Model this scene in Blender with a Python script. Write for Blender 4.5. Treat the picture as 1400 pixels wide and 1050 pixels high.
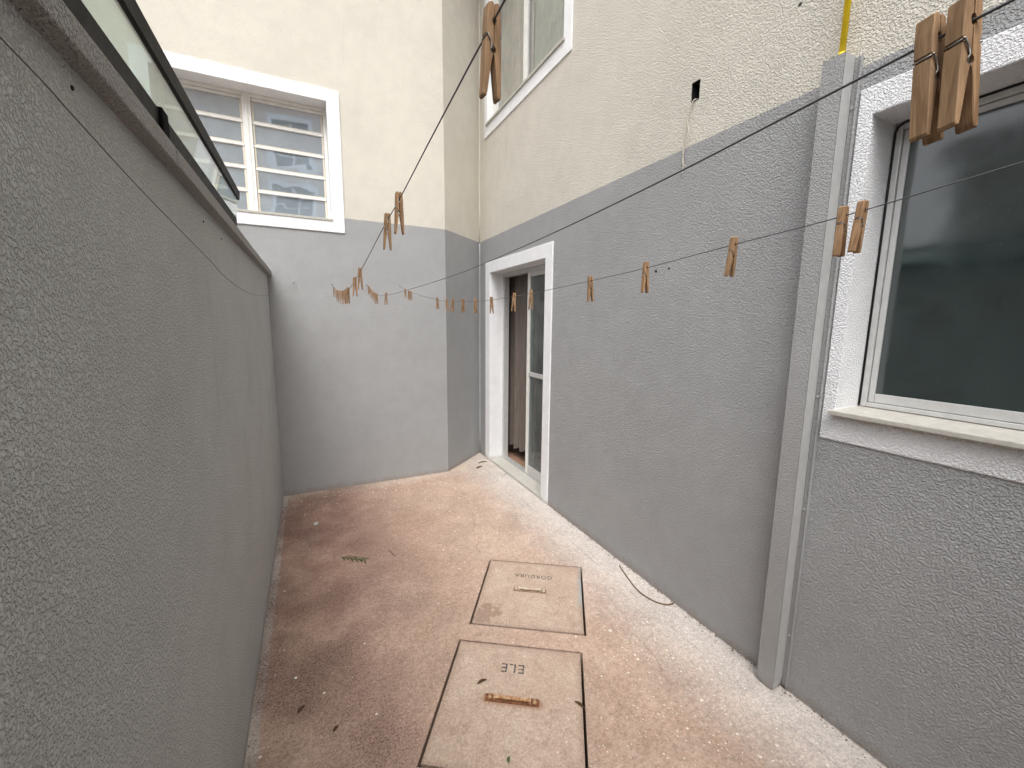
import bpy, bmesh, math, random
from mathutils import Vector, Matrix
R = math.radians
sc = bpy.context.scene
for o in list(bpy.data.objects): bpy.data.objects.remove(o)
col = sc.collection

# ------------------------------------------------------------------ camera
CAM_H = 1.48
cd = bpy.data.cameras.new('camera'); cam = bpy.data.objects.new('camera', cd); col.objects.link(cam)
cd.sensor_width = 36.0; cd.lens = 566.7/1400*36.0; cd.clip_start = 0.02; cd.clip_end = 2000
yaw, pitch, roll = R(25.856), R(8.4185), R(0.5558)
fw = Vector((math.sin(yaw)*math.cos(pitch), math.cos(yaw)*math.cos(pitch), -math.sin(pitch)))
r0 = Vector((math.cos(yaw), -math.sin(yaw), 0)); u0 = r0.cross(fw)
r1 = math.cos(roll)*r0 + math.sin(roll)*u0; u1 = -math.sin(roll)*r0 + math.cos(roll)*u0
m = Matrix.Identity(4)
for i in range(3): m[i][0], m[i][1], m[i][2] = r1[i], u1[i], -fw[i]
m[0][3], m[1][3], m[2][3] = 0, 0, CAM_H
cam.matrix_world = m
sc.camera = cam

# ------------------------------------------------------------------ sky, sun, exposure
SUN_EL, SUN_AZ = 60.0, 203.0          # azimuth from +Y clockwise: behind the camera
w = bpy.data.worlds.new('World'); sc.world = w; w.use_nodes = True
nt = w.node_tree; nt.nodes.clear()
sky = nt.nodes.new('ShaderNodeTexSky'); sky.sky_type = 'NISHITA'; sky.sun_disc = False
sky.sun_elevation = R(SUN_EL); sky.sun_rotation = R(SUN_AZ); sky.dust_density = 4.0; sky.air_density = 1.0
hs = nt.nodes.new('ShaderNodeHueSaturation'); hs.inputs['Saturation'].default_value = 0.14
bg = nt.nodes.new('ShaderNodeBackground'); bg.inputs[1].default_value = 0.15
wo = nt.nodes.new('ShaderNodeOutputWorld')
nt.links.new(sky.outputs[0], hs.inputs['Color']); nt.links.new(hs.outputs[0], bg.inputs[0]); nt.links.new(bg.outputs[0], wo.inputs[0])
sl = bpy.data.lights.new('sun', 'SUN'); so = bpy.data.objects.new('sun', sl); col.objects.link(so)
sl.energy = .85; sl.angle = R(40); sl.color = (1.0, .965, .91)
sd = Vector((math.sin(R(SUN_AZ))*math.cos(R(SUN_EL)), math.cos(R(SUN_AZ))*math.cos(R(SUN_EL)), math.sin(R(SUN_EL))))
so.rotation_euler = sd.to_track_quat('Z', 'Y').to_euler(); so.location = (0, 0, 20)
sc.view_settings.view_transform = 'Standard'; sc.view_settings.look = 'None'
sc.view_settings.exposure = 1.27; sc.view_settings.gamma = 1.0; sc.view_settings.use_curve_mapping = False
sc.render.engine = 'CYCLES'
sc.cycles.max_bounces = 10; sc.cycles.diffuse_bounces = 5; sc.cycles.transparent_max_bounces = 12

# ------------------------------------------------------------------ node helpers
class NT:
    def __init__(s, name):
        s.m = bpy.data.materials.new(name); s.m.use_nodes = True; s.t = s.m.node_tree; s.t.nodes.clear()
        s.out = s.n('OutputMaterial'); s._pos = None; s._obj = None
    def n(s, k): return s.t.nodes.new('ShaderNode'+k)
    def l(s, a, b): s.t.links.new(a, b)
    @property
    def pos(s):
        if not s._pos: s._pos = s.n('NewGeometry').outputs['Position']
        return s._pos
    @property
    def obj(s):
        if not s._obj: s._obj = s.n('TexCoord').outputs['Object']
        return s._obj
    def val(s, sock, v):
        if hasattr(v, 'is_linked') or hasattr(v, 'links'): s.l(v, sock)
        else: sock.default_value = v
    def math(s, op, a, b=0.0, clamp=False):
        q = s.n('Math'); q.operation = op; q.use_clamp = clamp; s.val(q.inputs[0], a); s.val(q.inputs[1], b); return q.outputs[0]
    def mapr(s, v, a, b, c=0.0, d=1.0, smooth=True):
        q = s.n('MapRange'); q.interpolation_type = 'SMOOTHSTEP' if smooth else 'LINEAR'
        s.val(q.inputs[0], v)
        for i, x in enumerate((a, b, c, d)): s.val(q.inputs[i+1], x)
        return q.outputs[0]
    def scale(s, v, k):
        q = s.n('Mapping'); q.inputs['Scale'].default_value = k if isinstance(k, tuple) else (k, k, k); s.l(v, q.inputs[0]); return q.outputs[0]
    def noise(s, v, sc_, detail=3.0, rough=.55, dist=0.0, typ=None):
        q = s.n('TexNoise'); q.inputs['Scale'].default_value = sc_; q.inputs['Detail'].default_value = detail
        q.inputs['Roughness'].default_value = rough; q.inputs['Distortion'].default_value = dist
        if typ: q.noise_type = typ
        s.l(v, q.inputs['Vector']); return q.outputs[0]
    def voro(s, v, sc_, feat='F1', out='Distance', rnd=1.0):
        q = s.n('TexVoronoi'); q.feature = feat; q.inputs['Scale'].default_value = sc_; q.inputs['Randomness'].default_value = rnd
        s.l(v, q.inputs['Vector']); return q.outputs[out]
    def mix(s, f, a, b, typ='MIX'):
        q = s.n('Mix'); q.data_type = 'RGBA'; q.blend_type = typ
        s.val(q.inputs[0], f)
        for sock, x in ((q.inputs[6], a), (q.inputs[7], b)):
            if isinstance(x, (tuple, list)): sock.default_value = tuple(x)+(1,) if len(x) == 3 else x
            else: s.l(x, sock)
        return q.outputs[2]
    def xyz(s, v):
        q = s.n('SeparateXYZ'); s.l(v, q.inputs[0]); return q.outputs
    def bump(s, h, dist, strength=1.0, nrm=None):
        q = s.n('Bump'); q.inputs['Distance'].default_value = dist; q.inputs['Strength'].default_value = strength
        s.l(h, q.inputs['Height'])
        if nrm: s.l(nrm, q.inputs['Normal'])
        return q.outputs[0]
    def bsdf(s, colr, rough=.8, nrm=None, metal=0.0, spec=.3, ior=1.5):
        q = s.n('BsdfPrincipled')
        if isinstance(colr, tuple): q.inputs['Base Color'].default_value = colr+(1,)
        else: s.l(colr, q.inputs['Base Color'])
        s.val(q.inputs['Roughness'], rough); s.val(q.inputs['Metallic'], metal)
        q.inputs['Specular IOR Level'].default_value = spec; q.inputs['IOR'].default_value = ior
        if nrm: s.l(nrm, q.inputs['Normal'])
        s.l(q.outputs[0], s.out.inputs[0]); return q

def stucco_height(t, v, s):
    """worm-like rolled stucco relief"""
    a = t.noise(v, s, 2.0, .45, .35)
    c = t.noise(v, s*.4, 2.0, .5)
    return t.math('ADD', t.mapr(a, .36, .64), t.math('MULTIPLY', c, .4))

GREY = (.375, .378, .382); BEIGE = (.68, .645, .57); WHITE = (.83, .835, .85)

def mat_wall(name, low, high, s=75, depth=.0045, line=2.322, low_mul=1.0):
    t = NT(name); z = t.xyz(t.pos)[2]
    h = stucco_height(t, t.pos, s)
    big = t.noise(t.pos, 1.6, 4, .6); fine = t.noise(t.pos, 9, 3, .6)
    colr = low
    if high:
        wob = t.math('MULTIPLY', t.math('SUBTRACT', t.noise(t.pos, 14, 3), .5), .008)
        f = t.mapr(t.math('ADD', z, wob), line-.002, line+.002)
        colr = t.mix(f, low, high)
    else:
        colr = t.mix(0.0, low, low)
    var = t.mapr(big, .25, .75, .95, 1.04); colr = t.mix(1.0, colr, var_rgb(t, var), 'MULTIPLY')
    var2 = t.mapr(fine, .3, .7, .97, 1.02); colr = t.mix(1.0, colr, var_rgb(t, var2), 'MULTIPLY')
    # rain-splash dust just above the paving (ragged)
    dn = t.noise(t.pos, 22, 4, .65)
    df = t.mapr(t.math('SUBTRACT', z, t.math('MULTIPLY', dn, .09)), -.045, .015, .55, 0.0)
    colr = t.mix(df, colr, (.30, .25, .21))
    # few fine drip stains / scuffs
    sc2 = t.noise(t.scale(t.pos, (9, 9, .8)), 1.0, 5, .6)
    colr = t.mix(t.mapr(sc2, .62, .82, 0, .16), colr, (.22, .21, .19))
    t.bsdf(colr, .72, t.bump(h, depth), spec=.25); return t.m

def var_rgb(t, v):
    q = t.n('CombineColor'); 
    for i in range(3): t.l(v, q.inputs[i])
    return q.outputs[0]

def mat_plain(name, c, rough=.6, spec=.3, metal=0.0, nscale=30, namp=.06, bump=0.0, bscale=120):
    t = NT(name); n = t.noise(t.pos, nscale, 4, .6)
    colr = t.mix(1.0, c, var_rgb(t, t.mapr(n, .25, .75, 1-namp, 1+namp)), 'MULTIPLY')
    nr = t.bump(t.noise(t.pos, bscale, 3), bump) if bump else None
    t.bsdf(colr, t.mapr(n, .2, .8, rough*.9, min(1, rough*1.1)), nr, metal, spec); return t.m

M = {}
M['wall'] = mat_wall('two_tone_stucco', GREY, BEIGE, 160, .0031)
M['wall_far'] = mat_wall('two_tone_stucco_far', GREY, BEIGE, 160, .0022)
M['wall_left'] = mat_wall('lightened_grey_stucco', (.585, .605, .60), None, 205, .0040)  # grey lightened and cooled to make up for shade and floor bounce
M['white'] = mat_wall('white_stucco', WHITE, None, 165, .0026)
M['white_fine'] = mat_wall('white_plaster', WHITE, None, 165, .0012)
M['casing'] = mat_wall('grey_casing_paint', (.345, .345, .345), None, 165, .0013)
M['casing_side'] = mat_plain('grey_smooth_paint', (.41, .41, .405), .55, bump=.0006, bscale=60)
M['coping'] = mat_wall('coping_granite', (.39, .38, .365), None, 160, .005)
M['alu'] = mat_plain('aluminium_frame', (.62, .62, .61), .42, .4, .35, bump=.0002)
M['alu_white'] = mat_plain('white_enamel_frame', (.78, .77, .74), .4, .45, nscale=18)
M['cream'] = mat_plain('cream_sash', (.66, .60, .50), .45, .4)
M['stone'] = mat_plain('sill_stone', (.45, .43, .39), .6, nscale=40, namp=.12, bump=.0012)
M['dark_metal'] = mat_plain('dark_bronze_metal', (.012, .011, .010), .6, .2, namp=.2)
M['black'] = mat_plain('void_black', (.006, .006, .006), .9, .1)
M['rubber'] = mat_plain('black_gasket', (.02, .02, .02), .7)
M['room'] = mat_plain('room_wall', (.30, .26, .22), .9)
M['wire'] = mat_plain('coated_wire', (.07, .07, .075), .4, .5)
M['steel'] = mat_plain('spring_steel', (.33, .31, .29), .35, .5, .9, nscale=300, namp=.2)
M['yellow'] = mat_plain('yellow_paint', (.92, .66, .02), .38, .5)
M['twine'] = mat_plain('pale_twine', (.62, .57, .48), .9)
M['cord'] = mat_plain('brown_cord', (.17, .12, .075), .85, nscale=90, namp=.3)
def mat_ink():
    t = NT('stencil_ink'); n = t.noise(t.pos, 140, 4, .7)
    t.bsdf(t.mix(t.mapr(n, .50, .66, 0, .85), (.045, .045, .05), (.36, .275, .215)), .85, spec=.2); return t.m
M['letter'] = mat_ink()
M['seal'] = mat_plain('sealant', (.60, .58, .52), .6)
M['seal_grey'] = mat_plain('sealant_grey', (.42, .42, .42), .6)
M['chip'] = mat_plain('white_chip', (.75, .74, .70), .7)
M['leaf'] = mat_plain('green_leaf', (.06, .11, .025), .55, nscale=200, namp=.3)
M['deadleaf'] = mat_plain('dead_leaf', (.085, .045, .022), .8, nscale=200, namp=.4)
M['bluewhite'] = mat_plain('pale_blue_paint', (.72, .83, .93), .6)
M['facade'] = mat_plain('pale_facade', (.60, .59, .57), .85, nscale=2)
M['facade2'] = mat_plain('grey_facade', (.34, .33, .31), .85, nscale=2)
M['roof'] = mat_plain('fibre_cement_roof', (.22, .2, .18), .9)

def mat_wood():
    t = NT('peg_pine'); oi = t.n('ObjectInfo')
    v = t.scale(t.obj, (230, 230, 22)); off = t.n('VectorMath'); off.operation = 'ADD'; t.l(v, off.inputs[0])
    cb = t.n('CombineXYZ'); t.l(t.math('MULTIPLY', oi.outputs['Random'], 57.0), cb.inputs[0]); t.l(t.math('MULTIPLY', oi.outputs['Random'], 31.0), cb.inputs[2]); t.l(cb.outputs[0], off.inputs[1])
    g = t.noise(off.outputs[0], 1.0, 4, .6, .8)
    c = t.mix(t.mapr(g, .32, .68), (.37, .225, .12), (.17, .09, .043))
    c = t.mix(t.mapr(oi.outputs['Random'], 0, 1, 0, .35), c, (.30, .20, .12))
    t.bsdf(c, .7, t.bump(g, .0004), spec=.25); return t.m
M['wood'] = mat_wood()

def mat_glass(name, tint, rough=.0, ior=1.5, wav=0.0, film=.08):
    t = NT(name); lwt = t.n('LayerWeight'); lwt.inputs[0].default_value = .5; F0 = ((ior-1)/(ior+1))**2*1.9
    fr = t.math('ADD', t.math('MULTIPLY', t.math('POWER', lwt.outputs['Facing'], 5.0), 1-F0), F0)
    tr = t.n('BsdfTransparent'); tr.inputs[0].default_value = tint+(1,)
    gl = t.n('BsdfGlossy'); gl.inputs['Roughness'].default_value = rough
    if wav: t.l(t.bump(t.noise(t.pos, 3.0, 2), wav), gl.inputs['Normal'])
    df = t.n('BsdfDiffuse'); df.inputs[0].default_value = (.5, .5, .48, 1); dm = t.n('MixShader'); t.l(t.mapr(t.noise(t.pos, 7, 4), .3, .7, film*.5, film*1.5), dm.inputs[0]); t.l(tr.outputs[0], dm.inputs[1]); t.l(df.outputs[0], dm.inputs[2])
    mx = t.n('MixShader'); t.l(fr, mx.inputs[0]); t.l(dm.outputs[0], mx.inputs[1]); t.l(gl.outputs[0], mx.inputs[2]); t.l(mx.outputs[0], t.out.inputs[0])
    return t.m
M['glass'] = mat_glass('clear_glass', (.72, .76, .76), film=.10)
M['glass_clear'] = mat_glass('window_glass', (.93, .94, .93), film=.12)
M['glass_green'] = mat_glass('greenish_glass', (.74, .82, .79), ior=1.6, film=.10)
def mat_pane(name, c, rough, ior, spec, dust=.2, wv=(1.7, .003)):
    t = NT(name); n = t.noise(t.pos, 5, 5, .65); sp = t.voro(t.pos, 55)
    colr = t.mix(1.0, c, var_rgb(t, t.mapr(n, .3, .7, 1-dust, 1+dust)), 'MULTIPLY')
    colr = t.mix(t.mapr(sp, .03, .05, .5, 0), colr, (.5, .5, .48))
    t.bsdf(colr, t.mapr(n, .3, .7, rough*.7, rough*1.3), t.bump(t.noise(t.pos, wv[0], 2, .5, .5), wv[1]), 0.0, spec, ior); return t.m
M['dusty_sheen_pane'] = mat_pane('dusty_sheen_louvre_glass', (.25, .295, .335), .012, 4.2, .5, .12)  # pale blue base stands in for brighter reflections, with dust specks over it
M['dark_pane'] = mat_pane('dark_textured_glass', (.019, .031, .031), .10, 1.95, .5, .2, (2.2, .0035))

def t_noise_col(t, P):
    q = t.n('TexNoise'); q.inputs['Scale'].default_value = 6; q.inputs['Detail'].default_value = 4; t.l(P, q.inputs['Vector']); return q.outputs['Color']
def mat_floor():
    t = NT('weathered_concrete'); P = t.pos; x, y, z = t.xyz(P)
    n1 = t.noise(P, 1.3, 5, .62); n2 = t.noise(P, 6, 5, .65, .3); n3 = t.noise(P, 38, 4, .7); n4 = t.noise(P, 160, 3, .7)
    c = t.mix(t.mapr(n1, .33, .66), (.405, .28, .215), (.455, .34, .27))
    c = t.mix(t.mapr(n2, .35, .72, 0, .55), c, (.49, .38, .305))
    c = t.mix(t.mapr(n3, .45, .75, 0, .5), c, (.31, .215, .165))
    # reddish earth dust towards the far left corner
    rd = t.math('MULTIPLY', t.mapr(x, 1.2, -.05, 0, .95), t.mapr(y, 1.2, 2.8, .35, 1))
    c = t.mix(t.math('MULTIPLY', rd, t.mapr(n2, .25, .7, .3, 1)), c, (.29, .175, .135))
    # cement fillet strip along the house wall and the back wall
    ex = t.math('ADD', x, t.math('MULTIPLY', t.math('SUBTRACT', n2, .5), .16))
    ex = t.math('ADD', ex, t.math('MULTIPLY', t.math('SUBTRACT', n3, .5), .22))
    st = t.mapr(ex, 1.18, 1.66)
    c = t.mix(t.math('MULTIPLY', st, .8), c, (.58, .545, .52))
    c = t.mix(t.mapr(t.math('ADD', x, t.math('MULTIPLY', n3, .02)), 1.682, 1.692, 0, .7), c, (.10, .085, .075))
    ey = t.math('ADD', y, t.math('MULTIPLY', t.math('SUBTRACT', n2, .5), .10))
    c = t.mix(t.mapr(ey, 3.66, 3.80, 0, .5), c, (.46, .39, .33))
    el = t.math('ADD', x, t.math('MULTIPLY', t.math('SUBTRACT', n2, .5), .03))
    c = t.mix(t.mapr(el, -.235, -.25, 0, .75), c, (.42, .39, .36))
    # hairline between strip and slab
    hl = t.math('ABSOLUTE', t.math('SUBTRACT', t.math('ADD', x, t.math('MULTIPLY', t.noise(P, 5, 3), .03)), 1.545))
    c = t.mix(t.math('MULTIPLY', t.mapr(hl, .001, .004, .45, 0), t.mapr(t.noise(P, 2.6, 3), .42, .6)), c, (.15, .11, .09))
    # lichen / mould specks, clustered on the left
    mk = t.math('MULTIPLY', t.mapr(x, .62, .02), t.mapr(t.noise(P, 2.1, 3, .55), .36, .60))
    sp = t.mapr(t.noise(P, 130, 3, .65), .50, .60)
    c = t.mix(t.math('MULTIPLY', t.math('MULTIPLY', mk, sp), .85), c, (.075, .048, .042))
    c = t.mix(t.math('MULTIPLY', mk, .45), c, (.17, .095, .08))
    sp2 = t.mapr(t.noise(P, 120, 2, .6), .62, .68)
    c = t.mix(t.math('MULTIPLY', sp2, .45), c, (.14, .095, .075))
    blot = t.noise(P, 3.2, 6, .72, .4); c = t.mix(1.0, c, var_rgb(t, t.mapr(blot, .28, .72, .84, 1.09)), 'MULTIPLY')
    gr = t.noise(P, 110, 4, .75); c = t.mix(1.0, c, var_rgb(t, t.mapr(gr, .30, .70, .76, 1.17)), 'MULTIPLY')
    gr2 = t.noise(P, 45, 4, .7, .5); c = t.mix(1.0, c, var_rgb(t, t.mapr(gr2, .3, .7, .84, 1.12)), 'MULTIPLY')
    ck = t.voro(t.mix(.12, P, t_noise_col(t, P)), .85, 'DISTANCE_TO_EDGE'); c = t.mix(t.math('MULTIPLY', t.mapr(ck, .001, .004, .35, 0), t.mapr(n1, .45, .6)), c, (.12, .085, .065))
    # paint splashes: small pale dots, denser near the walls
    de = t.math('ADD', t.mapr(x, .3, 1.5, .02, .6), t.mapr(y, 3.1, 3.9, 0, .7))
    def dots(s, r0, r1, keep, amt):
        d = t.voro(P, s); cc = t.n('SeparateColor'); vq = t.n('TexVoronoi'); vq.inputs['Scale'].default_value = s; t.l(P, vq.inputs['Vector']); t.l(vq.outputs['Color'], cc.inputs[0])
        rr = t.mapr(cc.outputs[1], 0, 1, r0, r1, False)
        edge = t.math('ADD', d, t.math('MULTIPLY', t.math('SUBTRACT', n4, .5), .10))
        on = t.math('LESS_THAN', cc.outputs[0], t.math('MULTIPLY', de, keep))
        return t.math('MULTIPLY', t.math('MULTIPLY', t.math('LESS_THAN', edge, rr), on), amt)
    c = t.mix(dots(34, .06, .22, .55, .8), c, (.70, .64, .56))
    c = t.mix(dots(75, .08, .28, .65, .75), c, (.68, .62, .54))
    c = t.mix(dots(9, .03, .10, .45, .65), c, (.68, .64, .58))
    h = t.math('ADD', t.math('MULTIPLY', n3, .6), t.math('ADD', t.math('MULTIPLY', n4, .4), t.math('MULTIPLY', n2, .8)))
    t.bsdf(c, .85, t.bump(h, .004), spec=.22); return t.m
M['floor'] = mat_floor()

def mat_cover(name, rust):
    t = NT(name); P = t.obj; x, y, z = t.xyz(P)
    n1 = t.noise(P, 5, 5, .65, .3); n3 = t.noise(P, 60, 4, .7); n4 = t.noise(P, 190, 3, .6)
    c = t.mix(t.mapr(n1, .3, .7), (.41, .305, .24), (.47, .375, .30))
    c = t.mix(t.mapr(t.noise(P, 17, 5, .7, .4), .48, .72, 0, .5), c, (.27, .185, .14))
    c = t.mix(t.mapr(n3, .5, .75, 0, .5), c, (.25, .18, .14))
    c = t.mix(t.mapr(n4, .62, .70, 0, .5), c, (.15, .11, .09))
    wd = t.mapr(t.voro(P, 26), .08, .11, .6, 0)
    c = t.mix(t.math('MULTIPLY', wd, t.mapr(t.noise(P, 7, 2), .5, .6)), c, (.66, .62, .55))
    ed = t.math('ADD', t.math('MAXIMUM', t.math('ABSOLUTE', x), t.math('ABSOLUTE', y)), t.math('MULTIPLY', t.math('SUBTRACT', n1, .5), .06))
    c = t.mix(t.mapr(ed, .245, .285, 0, .55), c, (.23, .155, .12))
    gr = t.noise(P, 120, 4, .75); c = t.mix(1.0, c, var_rgb(t, t.mapr(gr, .3, .7, .70, 1.2)), 'MULTIPLY')
    if rust:
        dx = t.math('MAXIMUM', t.math('SUBTRACT', t.math('ABSOLUTE', t.math('SUBTRACT', x, 0.0)), .10), 0.0)
        d = t.math('SQRT', t.math('ADD', t.math('POWER', dx, 2), t.math('POWER', t.math('ADD', y, .004), 2)))
        d = t.math('ADD', d, t.math('MULTIPLY', t.math('SUBTRACT', n3, .5), .025))
        c = t.mix(t.mapr(d, .010, .032, .65, 0), c, (.23, .10, .045))
    else:
        d = t.math('ADD', t.math('SQRT', t.math('ADD', t.math('POWER', t.math('ADD', x, .21), 2), t.math('POWER', t.math('ADD', y, .2), 2))), t.math('MULTIPLY', t.math('SUBTRACT', t.noise(P, 14, 5, .7), .5), .22))
        c = t.mix(t.mapr(d, .055, .07, .55, 0), c, (.19, .115, .085))
        b = t.math('ADD', x, t.math('MULTIPLY', t.math('SUBTRACT', n1, .5), .1))
        c = t.mix(t.math('MULTIPLY', t.mapr(b, .25, .275, 0, .8), t.mapr(y, -.12, .0)), c, (.30, .33, .335))
    h = t.math('ADD', t.math('MULTIPLY', n3, .6), t.math('MULTIPLY', n4, .5))
    t.bsdf(c, .85, t.bump(h, .003), spec=.22); return t.m
M['cover_e'] = mat_cover('cover_concrete_rusty', True); M['cover_g'] = mat_cover('cover_concrete_stained', False)
def mat_rust(name, a, b):
    t = NT(name); n = t.noise(t.obj, 90, 4, .7)
    t.bsdf(t.mix(t.mapr(n, .35, .65), a, b), .8, t.bump(n, .001), .15, .3); return t.m
M['rust'] = mat_rust('rusty_steel', (.085, .033, .016), (.21, .09, .04)); M['dullsteel'] = mat_rust('dull_steel', (.17, .11, .075), (.30, .21, .15))
M['grip_rust'] = mat_rust('lit_rusty_grip', (.30, .13, .05), (.50, .36, .22)); M['grip_pale'] = mat_rust('lit_pale_grip', (.42, .33, .25), (.58, .50, .41))  # grip colours lightened for the light a raised strap catches
def mat_fabric(name, c):
    t = NT(name); n = t.noise(t.scale(t.pos, (1, 1, .1)), 60, 3)
    t.bsdf(t.mix(1.0, c, var_rgb(t, t.mapr(n, .3, .7, .85, 1.1)), 'MULTIPLY'), .9, spec=.1); return t.m
M['curtain'] = mat_fabric('brown_curtain', (.16, .135, .118)); M['curtain_pale'] = mat_fabric('pale_curtain', (.80, .74, .67)); M['curtain_green'] = mat_fabric('grey_green_blind', (.62, .64, .58))
def mat_tile():
    t = NT('room_floor_tile'); br = t.n('TexBrick'); br.offset = 0; br.inputs['Scale'].default_value = 1.0
    for k, v in (('Mortar Size', .006), ('Brick Width', .4), ('Row Height', .4)): br.inputs[k].default_value = v
    br.inputs['Color1'].default_value = (.36, .22, .15, 1); br.inputs['Color2'].default_value = (.33, .20, .14, 1); br.inputs['Mortar'].default_value = (.12, .08, .06, 1)
    t.l(t.pos, br.inputs['Vector']); t.bsdf(br.outputs[0], .35, spec=.4); return t.m
M['tile'] = mat_tile()
def mat_ground():
    t = NT('yard_ground'); n = t.noise(t.pos, .6, 5, .6)
    t.bsdf(t.mix(n, (.16, .13, .105), (.26, .21, .17)), .95, t.bump(t.noise(t.pos, 30, 4), .01), spec=.1); return t.m
M['ground'] = mat_ground()

# ------------------------------------------------------------------ object helpers
def link(name, me, mat, parent=None):
    o = bpy.data.objects.new(name, me); col.objects.link(o)
    if mat: me.materials.clear(); me.materials.append(M[mat] if isinstance(mat, str) else mat)
    if parent: o.parent = parent
    return o
def empty(name, loc=(0, 0, 0), rz=0.0):
    o = bpy.data.objects.new(name, None); col.objects.link(o); o.location = loc; o.rotation_euler = (0, 0, rz); o.empty_display_size = .05; return o
def tag(o, label=None, cat=None, group=None, kind=None):
    if label: o['label'] = label
    if cat: o['category'] = cat
    if group: o['group'] = group
    if kind: o['kind'] = kind
    return o
def fromdata(name, vs, fs, mat, parent=None, smooth=False):
    me = bpy.data.meshes.new(name); me.from_pydata([tuple(v) for v in vs], [], fs)
    bm = bmesh.new(); bm.from_mesh(me); bmesh.ops.remove_doubles(bm, verts=bm.verts, dist=1e-5); bmesh.ops.recalc_face_normals(bm, faces=bm.faces); bm.to_mesh(me); bm.free()
    if smooth:
        for p in me.polygons: p.use_smooth = True
    return link(name, me, mat, parent)
def addbox(bm, a, b, bev=0.0, seg=2):
    c = [(a[i]+b[i])/2 for i in range(3)]; s = [abs(b[i]-a[i]) for i in range(3)]
    g = bmesh.ops.create_cube(bm, size=1.0); vs = g['verts']
    for v in vs: v.co = Vector((v.co.x*s[0]+c[0], v.co.y*s[1]+c[1], v.co.z*s[2]+c[2]))
    if bev:
        es = list({e for v in vs for e in v.link_edges}); bmesh.ops.bevel(bm, geom=es, offset=bev, segments=seg, affect='EDGES', profile=.6)
def bmobj(name, bm, mat, parent=None, smooth=False):
    me = bpy.data.meshes.new(name); bmesh.ops.recalc_face_normals(bm, faces=bm.faces); bm.to_mesh(me); bm.free()
    if smooth:
        for p in me.polygons: p.use_smooth = True
    return link(name, me, mat, parent)
def box(name, a, b, mat, parent=None, bev=0.0):
    bm = bmesh.new(); addbox(bm, a, b, bev); return bmobj(name, bm, mat, parent)
def tube_data(pts, r, n=6, caps=True):
    pts = [Vector(p) for p in pts]; vs = []; fs = []; prev = None
    for i, p in enumerate(pts):
        d = (pts[min(i+1, len(pts)-1)]-pts[max(i-1, 0)]).normalized()
        if prev is None:
            a = d.orthogonal().normalized()
        else:
            a = (prev - d*prev.dot(d)).normalized()
        prev = a; b = d.cross(a); rr = r[i] if isinstance(r, (list, tuple)) else r
        for k in range(n):
            th = 2*math.pi*k/n; vs.append(p+(a*math.cos(th)+b*math.sin(th))*rr)
    for i in range(len(pts)-1):
        for k in range(n): fs.append((i*n+k, i*n+(k+1) % n, (i+1)*n+(k+1) % n, (i+1)*n+k))
    if caps: fs.append(tuple(range(n))[::-1]); fs.append(tuple((len(pts)-1)*n+k for k in range(n)))
    return vs, fs
def tube(name, pts, r, mat, parent=None, n=6):
    vs, fs = tube_data(pts, r, n); me = bpy.data.meshes.new(name); me.from_pydata([tuple(v) for v in vs], [], fs)
    for p in me.polygons: p.use_smooth = True
    return link(name, me, mat, parent)
def smooth_path(pts, k=8):
    pts = [Vector(p) for p in pts]; out = []
    for i in range(len(pts)-1):
        p0, p1, p2, p3 = pts[max(i-1, 0)], pts[i], pts[i+1], pts[min(i+2, len(pts)-1)]
        for j in range(k):
            t = j/k; out.append(.5*((2*p1)+(p2-p0)*t+(2*p0-5*p1+4*p2-p3)*t*t+(3*p1-p0-3*p2+p3)*t**3))
    return out+[pts[-1]]

XR, XL, YB = 1.683, -.28, 3.85
PR = lambda u, v, d: (XR+d, u, v)          # house wall: u = y, v = z, d = into the wall
PB = lambda u, v, d: (u, YB+d, v)          # back wall: u = x
def wall_mesh(name, P, u0, u1, v0, v1, holes, th, mat, parent):
    us = sorted({u0, u1, *[h[i] for h in holes for i in (0, 1)]}); vv = sorted({v0, v1, *[h[i] for h in holes for i in (2, 3)]})
    vs = []; fs = []
    def quad(*q):
        b = len(vs); vs.extend(q); fs.append((b, b+1, b+2, b+3))
    inh = lambda a, b: any(h[0] < a < h[1] and h[2] < b < h[3] for h in holes)
    for i in range(len(us)-1):
        for j in range(len(vv)-1):
            if inh((us[i]+us[i+1])/2, (vv[j]+vv[j+1])/2): continue
            for d in (0, th): quad(P(us[i], vv[j], d), P(us[i+1], vv[j], d), P(us[i+1], vv[j+1], d), P(us[i], vv[j+1], d))
    for (a, b, c, e) in [(u0, u1, v0, v1)]+list(holes):
        for (p, q) in (((a, c), (b, c)), ((b, c), (b, e)), ((b, e), (a, e)), ((a, e), (a, c))):
            if p[1] == q[1] == v0 and (a, b, c, e) != (u0, u1, v0, v1): continue
            quad(P(*p, 0), P(*q, 0), P(*q, th), P(*p, th))
    return fromdata(name, vs, fs, mat, parent)
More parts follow.
